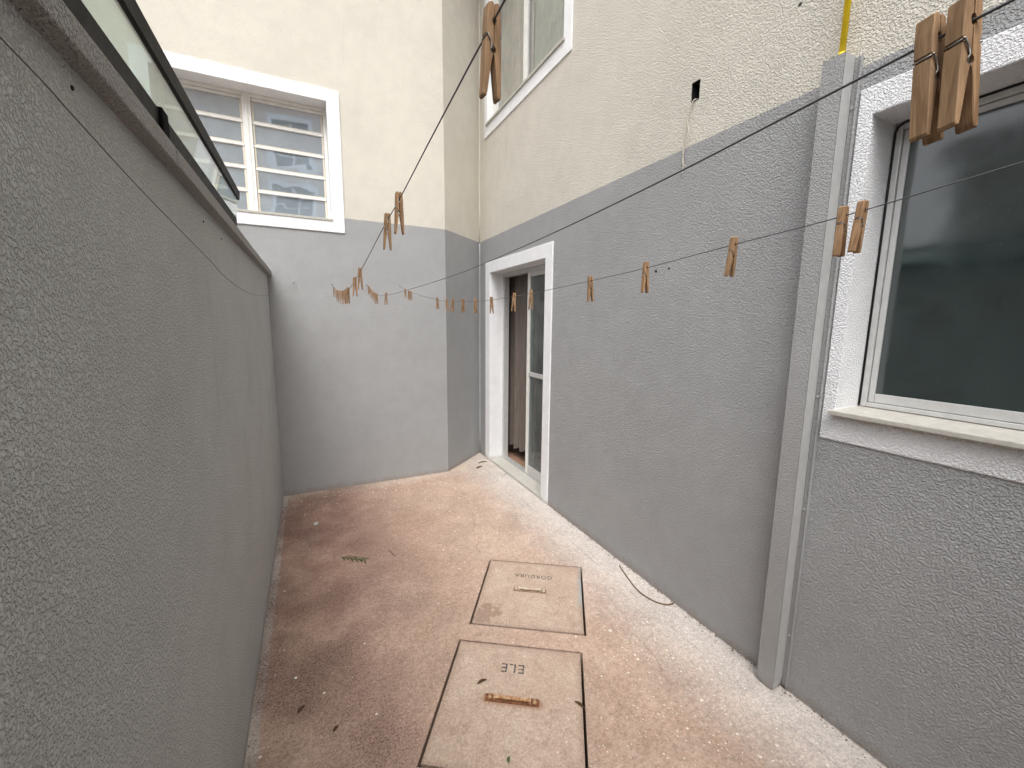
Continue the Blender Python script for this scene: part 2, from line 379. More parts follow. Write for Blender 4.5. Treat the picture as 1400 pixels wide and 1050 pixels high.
def trim_ring(name, P, o, i, proud, depth, mat, parent, bottom=True):
    """raised plaster surround: annulus proud of the wall, with the reveal lining"""
    O = [(o[0], o[2]), (o[1], o[2]), (o[1], o[3]), (o[0], o[3])]; I = [(i[0], i[2]), (i[1], i[2]), (i[1], i[3]), (i[0], i[3])]
    vs = []; fs = []
    def quad(*q):
        b = len(vs); vs.extend(q); fs.append((b, b+1, b+2, b+3))
    for k in range(4):
        if k == 0 and not bottom: continue
        a, b = k, (k+1) % 4
        quad(P(*O[a], -proud), P(*O[b], -proud), P(*I[b], -proud), P(*I[a], -proud))
        quad(P(*O[a], -proud), P(*O[b], -proud), P(*O[b], .004), P(*O[a], .004))
        quad(P(*I[a], -proud), P(*I[b], -proud), P(*I[b], depth), P(*I[a], depth))
    ob = fromdata(name, vs, fs, mat, parent)
    bv = ob.modifiers.new('bevel', 'BEVEL'); bv.width = .004; bv.segments = 2; bv.limit_method = 'ANGLE'
    return ob
def pbox(name, P, u0, u1, v0, v1, d0, d1, mat, parent, bev=.002):
    return box(name, P(u0, v0, d0), P(u1, v1, d1), mat, parent, bev)

# ------------------------------------------------------------------ ground and paving
gs = 400
g = fromdata('ground', [(-gs, -gs, -.16), (gs, -gs, -.16), (gs, gs, -.16), (-gs, gs, -.16)], [(0, 1, 2, 3)], 'ground'); tag(g, kind='structure')
TH = R(-33.0); HS = .287
CE = Vector((.638, 1.289)); CG = Vector((1.026, 1.844))
def sq(c, hs, th=TH):
    ca, sa = math.cos(th), math.sin(th)
    return [Vector((c.x+ca*x-sa*y, c.y+sa*x+ca*y)) for x, y in ((-hs, -hs), (hs, -hs), (hs, hs), (-hs, hs))]
bm = bmesh.new()
outer = [(-.36, -3.0), (1.75, -3.0), (1.75, 4.36), (1.15, 4.0), (-.36, 3.95)]
edges = []
for loop in ([Vector(p) for p in outer], sq(CE, HS), sq(CG, HS)):
    vs = [bm.verts.new((p.x, p.y, 0)) for p in loop]
    for i in range(len(vs)): edges.append(bm.edges.new((vs[i], vs[(i+1) % len(vs)])))
bmesh.ops.triangle_fill(bm, edges=edges, use_beauty=True, use_dissolve=False)
r = bmesh.ops.extrude_face_region(bm, geom=bm.faces[:])
top_z = [v for v in r['geom'] if isinstance(v, bmesh.types.BMVert)]
for v in top_z: v.co.z -= .15
pf = bmobj('patio_floor', bm, 'floor'); tag(pf, kind='structure')

# inspection covers -------------------------------------------------
def text_mesh(txt, size):
    cu = bpy.data.curves.new('lettering', 'FONT'); cu.body = txt; cu.size = size; cu.align_x = 'CENTER'; cu.align_y = 'CENTER'; cu.extrude = .0003; cu.space_character = 1.12
    t = bpy.data.objects.new('lettering_curve', cu); col.objects.link(t); bpy.context.view_layer.update()
    me = bpy.data.meshes.new_from_object(t.evaluated_get(bpy.context.evaluated_depsgraph_get())); bpy.data.objects.remove(t); me.name = 'lettering'; return me
def cover(c, mat, hmat, gmat, txt, tsz, tpos, hpos, hl, label):
    root = empty('inspection_cover', (c.x, c.y, 0), TH); tag(root, label, 'manhole cover', 'concrete inspection covers in the patio')
    bm = bmesh.new(); s = HS-.0078; addbox(bm, (-s, -s, -.05), (s, s, .0015), .003)
    # chipped corners
    for v in bm.verts:
        if v.co.z > -.02 and abs(v.co.x) > s-.01 and abs(v.co.y) > s-.01: v.co.x *= .99; v.co.y *= .992
    bmobj('slab', bm, mat, root)
    bm = bmesh.new(); L = hl/2; hw = .0135
    addbox(bm, (-L, -hw*1.15, .001), (L, hw*1.15, .0055), .0018)
    ho = bmobj('handle', bm, hmat, root); ho.location = (hpos[0], hpos[1], 0)
    g = bmesh.new(); addbox(g, (-L*.66, -hw*.55, .010), (L*.66, hw*.55, .0145), .0018); addbox(g, (-L*.70, -hw*.55, .0045), (-L*.62, hw*.55, .0135), .001); addbox(g, (L*.62, -hw*.55, .0045), (L*.70, hw*.55, .0135), .001)
    bmobj('grip', g, gmat, ho)
    for sx in (-1, 1):
        bm = bmesh.new(); bmesh.ops.create_cone(bm, cap_ends=True, segments=10, radius1=.0085, radius2=.0065, depth=.006)
        b = bmobj('bolt', bm, gmat, ho); b.location = (sx*L*.83, 0, .0093)
    t = link('lettering', text_mesh(txt, tsz), 'letter', root); t.location = (tpos[0], tpos[1], .0022); t.rotation_euler = (0, 0, math.pi)
    return root
cover(CE, 'cover_e', 'rust', 'grip_rust', 'ELE', .066, (-.015, .155), (0.0, .0), .215, 'concrete inspection cover lettered ELE with a rusty orange handle')
cover(CG, 'cover_g', 'dullsteel', 'grip_pale', 'GORDURA', .042, (.0, .145), (-.01, .012), .185, 'concrete inspection cover lettered GORDURA with a dull handle and blue-grey edge stain')

# ------------------------------------------------------------------ apartment building (house wall, corner wall, back wall)
bl = empty('apartment_building', (XR, YB, 0)); tag(bl, 'beige and grey stuccoed apartment building with white trimmed windows around the patio', 'building')
bl.location = (0, 0, 0)
H = 5.7
D_OUT = (2.777, 4.118, 0, 2.089); D_IN = (2.885, 3.995, 0, 1.978)
W_OUT = (-.62, .847, 1.07, 2.248); W_IN = (-.52, .806, 1.182, 2.158)
U_OUT = (2.60, 4.145, 3.29, 4.75); U_IN = (2.70, 4.075, 3.405, 4.65)
B_OUT = (-.985, .308, 2.20, 3.283); B_IN = (-.885, .212, 2.30, 3.19)
grow = lambda h, e, b=True: (h[0]-e, h[1]+e, h[2]-(e if b else 0), h[3]+e)
HOLE = (1.513, 1.563, 2.513, 2.602)
wall_mesh('wall', PR, -4.0, 4.30, -.15, H, [(D_IN[0]-.004, D_IN[1]+.004, -.15, D_IN[3]+.004), grow(W_IN, .004), grow(U_IN, .004), HOLE], .20, 'wall', bl)
wall_mesh('wall', PB, -2.4, 1.166, -.15, H, [grow(B_IN, .004)], .20, 'wall_far', bl)
c0, c1 = Vector((1.166, YB)), Vector((XR, 4.295))
fromdata('wall', [(c0.x, c0.y, -.15), (c1.x, c1.y, -.15), (c1.x, c1.y, H), (c0.x, c0.y, H), (c0.x+.02, c0.y+.2, -.15), (c1.x+.15, c1.y+.2, -.15), (c1.x+.15, c1.y+.2, H), (c0.x+.02, c0.y+.2, H)],
         [(0, 1, 2, 3), (4, 5, 6, 7), (3, 2, 6, 7), (0, 1, 5, 4)], 'wall_far', bl)
tube('sealant_bead', smooth_path([(XR-.004, 4.288, .02), (XR-.003, 4.288, 1.2), (XR-.004, 4.287, 2.31)], 5), .006, 'seal_grey', bl)
tube('sealant_bead', smooth_path([(XR-.004, 4.288, 2.325), (XR-.003, 4.288, 4.2), (XR-.004, 4.287, H-.1)], 5), .0065, 'seal', bl)
# roof slabs
fromdata('roof', [(XR-.3, -4.3, H), (9, -4.3, H), (9, 12, H), (-2.7, 12, H), (-2.7, YB-.3, H), (XR-.3, YB-.3, H),
                  (XR-.3, -4.3, H+.2), (9, -4.3, H+.2), (9, 12, H+.2), (-2.7, 12, H+.2), (-2.7, YB-.3, H+.2), (XR-.3, YB-.3, H+.2)],
         [(0, 1, 2, 3, 4, 5), (6, 7, 8, 9, 10, 11)]+[(i, (i+1) % 6, 6+(i+1) % 6, 6+i) for i in range(6)], 'roof', bl)

# --- sliding door
def curtain(name, P, u0, u1, v0, v1, d, amp, waves, mat, parent, slant=0.0):
    n = 90; vs = []; fs = []; rows = 6
    for j in range(rows+1):
        for i in range(n+1):
            t = i/n; u = u0+(u1-u0)*t; s = j/rows
            dd = d+amp*(math.sin(t*waves*6.28+.5*s)+.4*math.sin(t*waves*15.1+1.3))*(1-.35*s)
            vb = v0+slant*t+.012*math.sin(t*waves*6.28)
            vs.append(P(u+.01*math.sin(3*s+t*9), vb+(v1-vb)*s, dd))
    for j in range(rows):
        for i in range(n): a = j*(n+1)+i; fs.append((a, a+1, a+n+2, a+n+1))
    o = fromdata(name, vs, fs, mat, parent, True); return o
door = trim_ring('door', PR, D_OUT, D_IN, .009, .20, 'white_fine', bl, bottom=False); tag(door, 'white trimmed sliding glass door standing half open')
pbox('threshold', PR, D_IN[0]+.002, D_IN[1]-.002, -.05, .022, -.006, .135, 'stone', door, .003)
d0, d1 = .125, .195
for (a, b, c, e, nm) in ((D_IN[1]-.035, D_IN[1]-.001, .02, D_IN[3]-.003, 'frame'), (D_IN[0]+.001, D_IN[0]+.035, .02, D_IN[3]-.003, 'frame'), (D_IN[0]+.036, D_IN[1]-.036, D_IN[3]-.04, D_IN[3]-.003, 'frame')):
    pbox(nm, PR, a, b, c, e, d0+.012, d1, 'alu', door)
bm = bmesh.new()
for d in (.136, .152, .168, .186): addbox(bm, PR(D_IN[0]+.036, .012, d), PR(D_IN[1]-.036, .032 if d not in (.152,) else .03, d+.005))
addbox(bm, PR(D_IN[0]+.036, .01, .136), PR(D_IN[1]-.036, .018, .195)); bmobj('track', bm, 'alu', door)
s0, s1 = 2.925, 3.452
pbox('stile', PR, s1-.042, s1, .033, 1.937, .140, .166, 'alu_white', door); pbox('stile', PR, s0, s0+.042, .033, 1.937, .140, .166, 'alu_white', door)
for (a, b) in ((.033, .115), (.985, 1.025), (1.895, 1.937)): pbox('rail', PR, s0+.043, s1-.043, a, b, .142, .164, 'alu', door)
for (a, b) in ((.112, .988), (1.022, 1.898)): pbox('pane', PR, s0+.04, s1-.04, a, b, .151, .155, 'glass', door, 0)
# fixed leaf behind
pbox('stile', PR, 3.40, 3.44, .033, 1.937, .170, .192, 'alu', door)
pbox('pane', PR, 2.93, 3.41, .04, 1.93, .180, .184, 'glass', door, 0)
curtain('curtain', PR, 3.50, 4.30, .15, 1.95, .27, .026, 5.3, 'curtain', door, -.02)
# room behind the door
rm = (XR+.20, 2.0, 0.0, 4.9, 4.9, 2.5)
x0, y0, z0, x1, y1, z1 = rm
x0 += .003
V8 = [(x0, y0, z0), (x1, y0, z0), (x1, y1, z0), (x0, y1, z0), (x0, y0, z1), (x1, y0, z1), (x1, y1, z1), (x0, y1, z1)]
fromdata('room_wall', V8, [(0, 1, 5, 4), (1, 2, 6, 5), (2, 3, 7, 6), (4, 5, 6, 7)], 'room', bl)
fromdata('room_floor', [(x0-.004, y0+.002, .012), (x1-.002, y0+.002, .012), (x1-.002, y1-.002, .012), (x0-.004, y1-.002, .012), (x0-.004, y0+.002, -.1), (x1-.002, y0+.002, -.1), (x1-.002, y1-.002, -.1), (x0-.004, y1-.002, -.1)],
         [(0, 1, 2, 3), (0, 1, 5, 4), (1, 2, 6, 5), (2, 3, 7, 6), (3, 0, 4, 7)], 'tile', bl)

# --- big dark window beside the casing
bw = trim_ring('window', PR, W_OUT, W_IN, .005, .20, 'white', bl); tag(bw, 'large window with dark glass, white surround and projecting stone sill')
bm = bmesh.new(); addbox(bm, PR(W_IN[0]-.03, W_IN[2]-.013, -.032), PR(W_IN[1]+.010, W_IN[2]+.004, .175), .003)
for v in bm.verts:
    if v.co.x < XR-.02: v.co.z -= .006+.0025*math.sin(v.co.y*37); v.co.x += .002*math.sin(v.co.y*23)
bmobj('sill', bm, 'stone', bw)
fd0, fd1 = .143, .195
for (a, b, c, e) in ((W_IN[1]-.024, W_IN[1]-.006, W_IN[2]+.006, W_IN[3]-.006), (W_IN[0]+.006, W_IN[0]+.038, W_IN[2]+.006, W_IN[3]-.006), (W_IN[0]+.039, W_IN[1]-.025, W_IN[3]-.026, W_IN[3]-.006), (W_IN[0]+.039, W_IN[1]-.025, W_IN[2]+.006, W_IN[2]+.022)):
    pbox('frame', PR, a, b, c, e, fd0, fd1, 'alu', bw)
for (a, b) in ((.14, W_IN[1]-.026), (W_IN[0]+.042, .13)):
    dd = .150 if a > 0 else .166
    for (p, q, c, e) in ((a, a+.03, 1.206, 2.130), (b-.018, b, 1.206, 2.130), (a+.031, b-.019, 1.206, 1.238), (a+.031, b-.019, 2.112, 2.130)):
        pbox('rail', PR, p, q, c, e, dd, dd+.016, 'alu', bw, .0015)
    pbox('pane', PR, a+.026, b-.016, 1.234, 2.114, dd+.005, dd+.010, 'dark_pane', bw, 0)
tube('gasket', [PR(W_IN[1]-.004, W_IN[2]+.01, .142), PR(W_IN[1]-.004, W_IN[3]-.03, .142), PR(W_IN[1]-.012, W_IN[3]-.012, .142), PR(W_IN[1]-.03, W_IN[3]-.004, .142), PR(W_IN[0]+.02, W_IN[3]-.004, .142)], .0035, 'rubber', bw)
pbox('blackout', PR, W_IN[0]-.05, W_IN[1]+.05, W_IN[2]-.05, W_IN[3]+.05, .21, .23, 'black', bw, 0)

# --- upper window
uw = trim_ring('window', PR, U_OUT, U_IN, .009, .20, 'white_fine', bl); tag(uw, 'upper sliding window with pale curtains above the sliding door')
pbox('sill', PR, U_IN[0]-.02, U_IN[1]+.02, U_IN[2]-.016, U_IN[2]+.005, -.022, .14, 'stone', uw)
for (a, b, c, e) in ((U_IN[1]-.04, U_IN[1]-.001, U_IN[2]+.006, U_IN[3]-.002), (U_IN[0]+.001, U_IN[0]+.04, U_IN[2]+.006, U_IN[3]-.002), (U_IN[0]+.041, U_IN[1]-.041, U_IN[3]-.04, U_IN[3]-.002), (U_IN[0]+.041, U_IN[1]-.041, U_IN[2]+.006, U_IN[2]+.03)):
    pbox('frame', PR, a, b, c, e, .055, .12, 'alu_white', uw)
for (a, b, dd, sm) in ((3.40, 4.03, .062, 'alu_white'), (2.745, 3.455, .088, 'alu')):
    for (p, q, c, e) in ((a, a+.045, 3.437, 4.605), (b-.045, b, 3.437, 4.605), (a+.046, b-.046, 3.437, 3.475), (a+.046, b-.046, 4.57, 4.605)):
        pbox('rail', PR, p, q, c, e, dd, dd+.022, sm, uw)
    pbox('pane', PR, a+.042, b-.042, 3.472, 4.575, dd+.009, dd+.013, 'glass_clear', uw, 0)
curtain('curtain', PR, 3.38, 4.06, 3.42, 4.64, .128, .010, 3.0, 'curtain_pale', uw)
for k in range(7):
    y_ = 2.76+k*.092; a_ = .022
    fromdata('blind_slat', [PR(y_-.045, 3.43, .134+a_*.5), PR(y_+.045, 3.43, .134-a_*.5), PR(y_+.045, 4.63, .134-a_*.5), PR(y_-.045, 4.63, .134+a_*.5), PR(y_-.045, 3.43, .136+a_*.5), PR(y_+.045, 3.43, .136-a_*.5), PR(y_+.045, 4.63, .136-a_*.5), PR(y_-.045, 4.63, .136+a_*.5)],
             [(0, 1, 2, 3), (4, 5, 6, 7), (0, 1, 5, 4), (1, 2, 6, 5), (2, 3, 7, 6), (3, 0, 4, 7)], 'curtain_green', uw)
pbox('blackout', PR, U_IN[0]-.05, U_IN[1]+.05, U_IN[2]-.05, U_IN[3]+.05, .21, .23, 'room', uw, 0)

# --- louvre window in the back wall
lw = trim_ring('window', PB, B_OUT, B_IN, .009, .20, 'white_fine', bl); tag(lw, 'white louvre window with ten horizontal panes in the back wall')
pbox('sill', PB, B_IN[0]-.005, B_IN[1]+.008, B_IN[2]-.012, B_IN[2]+.006, -.014, .19, 'stone', lw)
f0, f1 = .125, .175
a0, a1, b0, b1 = B_IN[0]+.001, B_IN[1]-.001, B_IN[2]+.008, B_IN[3]-.001
mid = -.345
for (a, b, c, e) in ((a0, a0+.024, b0, b1), (a1-.024, a1, b0, b1), (a0+.025, a1-.025, b1-.028, b1), (a0+.025, a1-.025, b0, b0+.018)):
    pbox('frame', PB, a, b, c, e, f0, f1, 'alu_white', lw)
pbox('mullion', PB, mid-.030, mid+.030, b0+.019, b1-.029, f0-.004, f1-.003, 'alu_white', lw)
pbox('mullion', PB, mid-.008, mid+.008, b0+.019, b1-.029, f0-.010, f0-.005, 'alu_white', lw)
random.seed(5)
rows = 5; rh = (b1-.029-b0-.019)/rows
for (a, b) in ((a0+.025, mid-.031), (mid+.031, a1-.025)):
    for k in range(rows):
        z0_ = b0+.019+k*rh; z1_ = z0_+rh
        tilt = random.uniform(-.004, .004)
        bm = bmesh.new()
        addbox(bm, PB(a+.001, z1_-.020, f0+.006), PB(b-.001, z1_-.001, f0+.034), .002)
        rl = bmobj('rail', bm, 'alu_white', lw)
        for (p, q) in ((a+.001, a+.014), (b-.014, b-.001)): pbox('stile', PB, p, q, z0_+.001, z1_-.021, f0+.010, f0+.030, 'cream', lw, .001)
        pbox('rail', PB, a+.015, b-.015, z0_+.0005, z0_+.008, f0+.010, f0+.030, 'cream', lw, .001)
        vs = []
        for d_ in (.017, .021):
            vs += [PB(a+.013, z0_+.006, f0+d_-tilt), PB(b-.013, z0_+.006, f0+d_-tilt), PB(b-.013, z1_-.019, f0+d_+tilt), PB(a+.013, z1_-.019, f0+d_+tilt)]
        fromdata('pane', vs, [(0, 1, 2, 3), (4, 5, 6, 7), (0, 1, 5, 4), (1, 2, 6, 5), (2, 3, 7, 6), (3, 0, 4, 7)], 'dusty_sheen_pane', lw)
pbox('blackout', PB, B_IN[0]-.05, B_IN[1]+.05, B_IN[2]-.05, B_IN[3]+.05, .205, .22, 'room', lw, 0)

for (y, z, r_) in ((1.629, 1.764, .006), (1.720, 1.759, .008), (1.082, 2.644, .006)):
    bm = bmesh.new(); bmesh.ops.create_icosphere(bm, subdivisions=1, radius=r_)
    for v in bm.verts: v.co.x *= .3; v.co.y *= random.uniform(.7, 1.8)
    bmobj('chip_mark', bm, 'rubber', bl).location = (XR-.0008, y, z)
# --- hole with dangling twine
ho = pbox('socket_box', PR, HOLE[0]+.003, HOLE[1]-.003, HOLE[2]+.003, HOLE[3]-.003, .06, .19, 'black', bl, 0)
fromdata('socket_lining', [PR(u, v, d) for d in (.004, .06) for (u, v) in ((HOLE[0]+.001, HOLE[2]+.001), (HOLE[1]-.001, HOLE[2]+.001), (HOLE[1]-.001, HOLE[3]-.001), (HOLE[0]+.001, HOLE[3]-.001))],
         [(0, 1, 5, 4), (1, 2, 6, 5), (2, 3, 7, 6), (3, 0, 4, 7)], 'rubber', bl)
tw = empty('loose_cable', PR(1.545, 2.515, 0)); tag(tw, 'pale thin cable dangling out of the small hole in the beige wall', 'cable')
def rel(pts, o): return [(p[0]-o.location.x, p[1]-o.location.y, p[2]-o.location.z) for p in pts]
tube('strand', rel(smooth_path([PR(1.535, 2.53, .05), PR(1.535, 2.522, .0), PR(1.545, 2.50, -.012), PR(1.565, 2.46, -.008), PR(1.572, 2.40, -.006), PR(1.585, 2.34, -.008), PR(1.578, 2.27, -.006), PR(1.575, 2.205, -.006)]), tw), .0022, 'twine', tw, 5)
tube('strand', rel(smooth_path([PR(1.54, 2.53, .05), PR(1.54, 2.521, .0), PR(1.55, 2.495, -.010), PR(1.562, 2.44, -.012), PR(1.552, 2.385, -.012), PR(1.570, 2.32, -.010), PR(1.582, 2.26, -.007), PR(1.560, 2.235, -.006)]), tw), .0019, 'twine', tw, 5)

# ------------------------------------------------------------------ pipe casing with conduit
ca = empty('pipe_casing', (XR, .9, 0)); tag(ca, 'tall grey boxed pipe casing fixed to the wall beside the large dark window', 'pipe casing')
cx0, cy0, cy1, ct = XR-.066, .874, .942, 2.362
def cvs(pts): return [(p[0]-XR, p[1]-.9, p[2]) for p in pts]
# front shell (textured) with rounded foot, side panel (smooth), flange
fz = .012
fromdata('front_panel', cvs([(cx0, cy1, fz+.004), (cx0, cy0+.03, fz-.010), (cx0, cy0+.006, fz-.008), (cx0, cy0, fz), (cx0, cy0, ct), (cx0, cy1, ct),
                             (XR-.001, cy1, fz+.022), (XR-.001, cy1, ct), (cx0+.02, cy1, fz+.022)]),
         [(0, 1, 2, 3, 4, 5), (0, 5, 7, 6)], 'casing', ca)
fromdata('side_panel', cvs([(cx0+.001, cy0-.0005, fz+.001), (XR-.028, cy0-.0005, fz+.003), (XR-.016, cy0-.0005, fz+.012), (XR-.009, cy0-.0005, fz+.03), (XR-.008, cy0-.0005, fz+.045), (XR-.008, cy0-.0005, ct), (cx0+.001, cy0-.0005, ct)]), [(0, 1, 2, 3, 4, 5, 6)], 'casing_side', ca)
fromdata('top_panel', cvs([(cx0, cy0, ct+.0005), (XR-.001, cy0, ct+.0005), (XR-.001, cy1, ct+.0005), (cx0, cy1, ct+.0005)]), [(0, 1, 2, 3)], 'casing', ca)
def lbox(name, a, b, mat, parent, bev): return box(name, cvs([a])[0], cvs([b])[0], mat, parent, bev)
lbox('flange', (XR-.008, cy0-.0165, .012), (XR-.0005, cy0-.001, ct-.004), 'casing', ca, .0015)
lbox('flange', (XR-.014, cy0-.022, .012), (XR-.0005, cy0-.0175, ct-.006), 'casing', ca, .0015)
for z in (.24, .78, 1.22, 1.75, 2.20):
    bm = bmesh.new(); bmesh.ops.create_cone(bm, cap_ends=True, segments=10, radius1=.005, radius2=.0035, depth=.004)
    b = bmobj('screw', bm, 'casing_side', ca); b.rotation_euler = (0, R(-90), 0); b.location = (-.010, cy0-.009-.9, z)
yc = empty('conduit_pipe', (XR-.034, .902, ct-.05)); tag(yc, 'thin yellow pipe rising out of the top of the grey casing', 'pipe')
tube('pipe', [(0, 0, 0), (0, .001, .8), (0, .002, 2.2), (0, .0, 4.5)], .0095, 'yellow', yc, 14)
bm = bmesh.new(); bmesh.ops.create_cone(bm, cap_ends=True, segments=16, radius1=.0112, radius2=.0108, depth=.02); b = bmobj('collar', bm, 'yellow', yc, True); b.location = (0, 0, .058)

# ------------------------------------------------------------------ boundary wall on the left with glass strip
lwz = 1.826
bwl = empty('boundary_wall', (XL-.075, 0, 0)); tag(bwl, 'dark grey stuccoed boundary wall with granite coping and glass strip', 'wall')
def LB(name, a, b, mat, bev=0.0): return box(name, (a[0]-XL+.075, a[1], a[2]), (b[0]-XL+.075, b[1], b[2]), mat, bwl, bev)
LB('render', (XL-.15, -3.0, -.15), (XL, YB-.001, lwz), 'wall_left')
ys = [-3.0, -1.15, .62, 1.24, 2.3, 3.3, YB-.003]
random.seed(3)
for i in range(len(ys)-1):
    dz = random.uniform(-.0015, .0015)
    LB('coping_stone', (XL-.17, ys[i]+.001, lwz+.0005), (XL+.030+random.uniform(-.001, .001), ys[i+1]-.001, lwz+.040+dz), 'coping', .003)
XG = XL+.012
# dark base channel, glass strip, dark top cap (leaning slightly inwards)
def strip(name, prof, y0, y1, mat):
    n = len(prof); vs = [(px-XL+.075, y, pz) for y in (y0, y1) for (px, pz) in prof]
    return fromdata(name, vs, [tuple(range(n)), tuple(range(n, 2*n))]+[(i, (i+1) % n, n+(i+1) % n, n+i) for i in range(n)], mat, bwl)
YG = 2.262
strip('channel', [(XG-.03, lwz+.0425), (XG+.001, lwz+.0425), (XG+.004, 1.922), (XG-.03, 1.918)], -3.0, YG-.006, 'dark_metal')
strip('pane', [(XG-.004, 1.915), (XG+.001, 1.915), (XG+.014, 2.018), (XG+.009, 2.018)], -3.0, YG, 'glass_green')
strip('cap', [(XG+.004, 2.006), (XG+.018, 2.006), (XG+.021, 2.040), (XG+.004, 2.040)], -3.0, YG+.012, 'dark_metal')
LB('bracket', (XG-.024, 1.19, lwz+.041), (XG+.010, 1.235, 1.928), 'black', .003)
# four small screw holes under the coping
for (y, z) in ((1.63, 1.781), (1.92, 1.779), (.835, 1.797), (3.2, 1.76), (3.80, .012)):
    bm = bmesh.new(); bmesh.ops.create_cone(bm, cap_ends=True, segments=8, radius1=.004, radius2=.003, depth=.003); b = bmobj('plug', bm, 'rubber', bwl); b.rotation_euler = (0, R(90), 0); b.location = (.0755, y, z)

# unseen rear wall, added to shade the near patio; clotheslines end on it
rw = empty('rear_shade_wall', (.7, -1.1, 0)); tag(rw, 'plain grey stuccoed wall added opposite the louvre window to shade the near patio', 'wall')
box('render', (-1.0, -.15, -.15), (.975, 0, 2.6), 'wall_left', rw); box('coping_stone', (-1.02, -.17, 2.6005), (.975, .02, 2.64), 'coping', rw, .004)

# ------------------------------------------------------------------ clotheslines, hooks
def hook(x, z):
    h = empty('wall_hook', (x, YB, z+.004)); 
    tube('shank', smooth_path([(0, .01, .004), (0, -.012, .004), (0, -.022, .0), (0, -.024, -.007), (0, -.018, -.011), (0, -.012, -.008)], 4), .002, 'steel', h, 6)
    bm = bmesh.new(); bmesh.ops.create_cone(bm, cap_ends=True, segments=12, radius1=.007, radius2=.005, depth=.003)
    b = bmobj('plate', bm, 'steel', h); b.rotation_euler = (R(90), 0, 0); b.location = (0, -.002, .004); return h
RY = -1.095
LA = [(.186, 3.828, 1.772), (.182, 3.392, 1.704), (.176, 2.695, 1.642), (.172, 2.266, 1.624), (.169, 1.95, 1.627), (.165, 1.502, 1.650), (.160, 1.012, 1.686), (.159, .810, 1.699), (.157, .611, 1.715), (.156, .475, 1.726), (.155, .385, 1.732), (.154, .2, 1.742), (.15, -.5, 1.77), (.14, RY, 1.80)]
LBn = [(.465, 3.828, 1.783), (.455, 3.506, 1.716), (.446, 3.169, 1.664), (.431, 2.669, 1.640), (.418, 2.203, 1.627), (.392, 1.289, 1.616), (.383, .958, 1.619), (.373, .622, 1.628), (.367, .379, 1.640), (.362, .221, 1.651), (.360, .152, 1.656), (.3595, .11, 1.659), (.358, .05, 1.663), (.356, -.1, 1.673), (.353, -.35, 1.69), (.35, -.8, 1.72), (.34, RY, 1.80)]
LC = [(.745, 3.828, 1.790), (.745, 3.632, 1.742), (.745, 3.462, 1.714), (.745, 2.645, 1.620), (.745, 2.440, 1.603), (.745, 2.148, 1.589), (.745, 1.962, 1.583), (.745, 1.758, 1.580), (.745, 1.383, 1.588), (.745, 1.020, 1.603), (.745, .796, 1.615), (.745, .563, 1.633), (.745, .382, 1.646), (.745, .262, 1.660), (.745, .205, 1.667), (.7445, .12, 1.675), (.744, -.05, 1.688), (.742, -.3, 1.705), (.74, -.7, 1.73), (.73, RY, 1.80)]
LD = [(-.096, 3.828, 1.775), (-.124, 2.951, 1.667), (-.149, 2.145, 1.590), (-.162, 1.705, 1.566), (-.171, 1.430, 1.568), (-.178, 1.201, 1.585), (-.181, 1.093, 1.602), (-.192, .757, 1.648), (-.197, .583, 1.676), (-.200, .486, 1.691), (-.205, .0, 1.735), (-.20, RY, 1.80)]
LINES = {}
for k, pts, lab in (('A', LA, 'dark clothesline holding the pegs crowded at the hook below the louvre window'), ('B', LBn, 'dark clothesline hung between the two other pegged lines, few pegs on it'),
                    ('C', LC, 'dark clothesline with many spaced pegs, strung nearest the sliding door'), ('D', LD, 'empty slack dark clothesline strung closest to the grey boundary wall')):
    sp = smooth_path(pts, 7); LINES[k] = sp
    o = Vector(sp[0]); wo_ = tube('clothesline', [(p-o) for p in sp], .00092 if k != 'D' else .0007, 'wire', None, 6); wo_.location = o
    tag(wo_, lab, 'clothesline', 'clotheslines across the patio')
for x, z, lab in ((-.096, 1.775, 'small metal hook in the back wall holding the empty line'), (.186, 1.772, 'small metal hook in the back wall holding the line of crowded pegs'),
                  (.465, 1.783, 'small metal hook in the back wall holding the middle pegged line'), (.745, 1.790, 'small metal hook in the back wall holding the line nearest the door')):
    tag(hook(x, z), lab, 'hook', 'clothesline hooks')

# ------------------------------------------------------------------ clothes pegs
def prong_mesh(sx):
    prof = [(.0006, .0135), (.0030, .0145), (.0058, .0125), (.0066, .002), (.0069, -.010), (.0058, -.0112), (.0058, -.0125), (.0070, -.0140), (.0076, -.026), (.0086, -.058), (.0080, -.0598), (.0058, -.0598), (.0050, -.057),
            (.0016, -.030), (.0008, -.026), (.0022, -.0235), (.0022, -.0215), (.0006, -.0195), (.0004, -.004), (.0016, -.0022), (.0021, 0), (.0016, .0022), (.0005, .0036)]
    W = .0048; n = len(prof); bm = bmesh.new()
    A = [bm.verts.new((sx*x, -W, z)) for x, z in prof]; B = [bm.verts.new((sx*x, W, z)) for x, z in prof]
    bm.faces.new(A); bm.faces.new(B)
    for i in range(n): bm.faces.new((A[i], A[(i+1) % n], B[(i+1) % n], B[i]))
    bmesh.ops.recalc_face_normals(bm, faces=bm.faces)
    es = [e for e in bm.edges if abs(e.verts[0].co.y-e.verts[1].co.y) < 1e-6 and max(abs(e.verts[0].co.x), abs(e.verts[1].co.x)) > .0025]
    bmesh.ops.bevel(bm, geom=es, offset=.0005, segments=1, affect='EDGES')
    me = bpy.data.meshes.new('prong'); bm.to_mesh(me); bm.free(); me.materials.append(M['wood']); return me
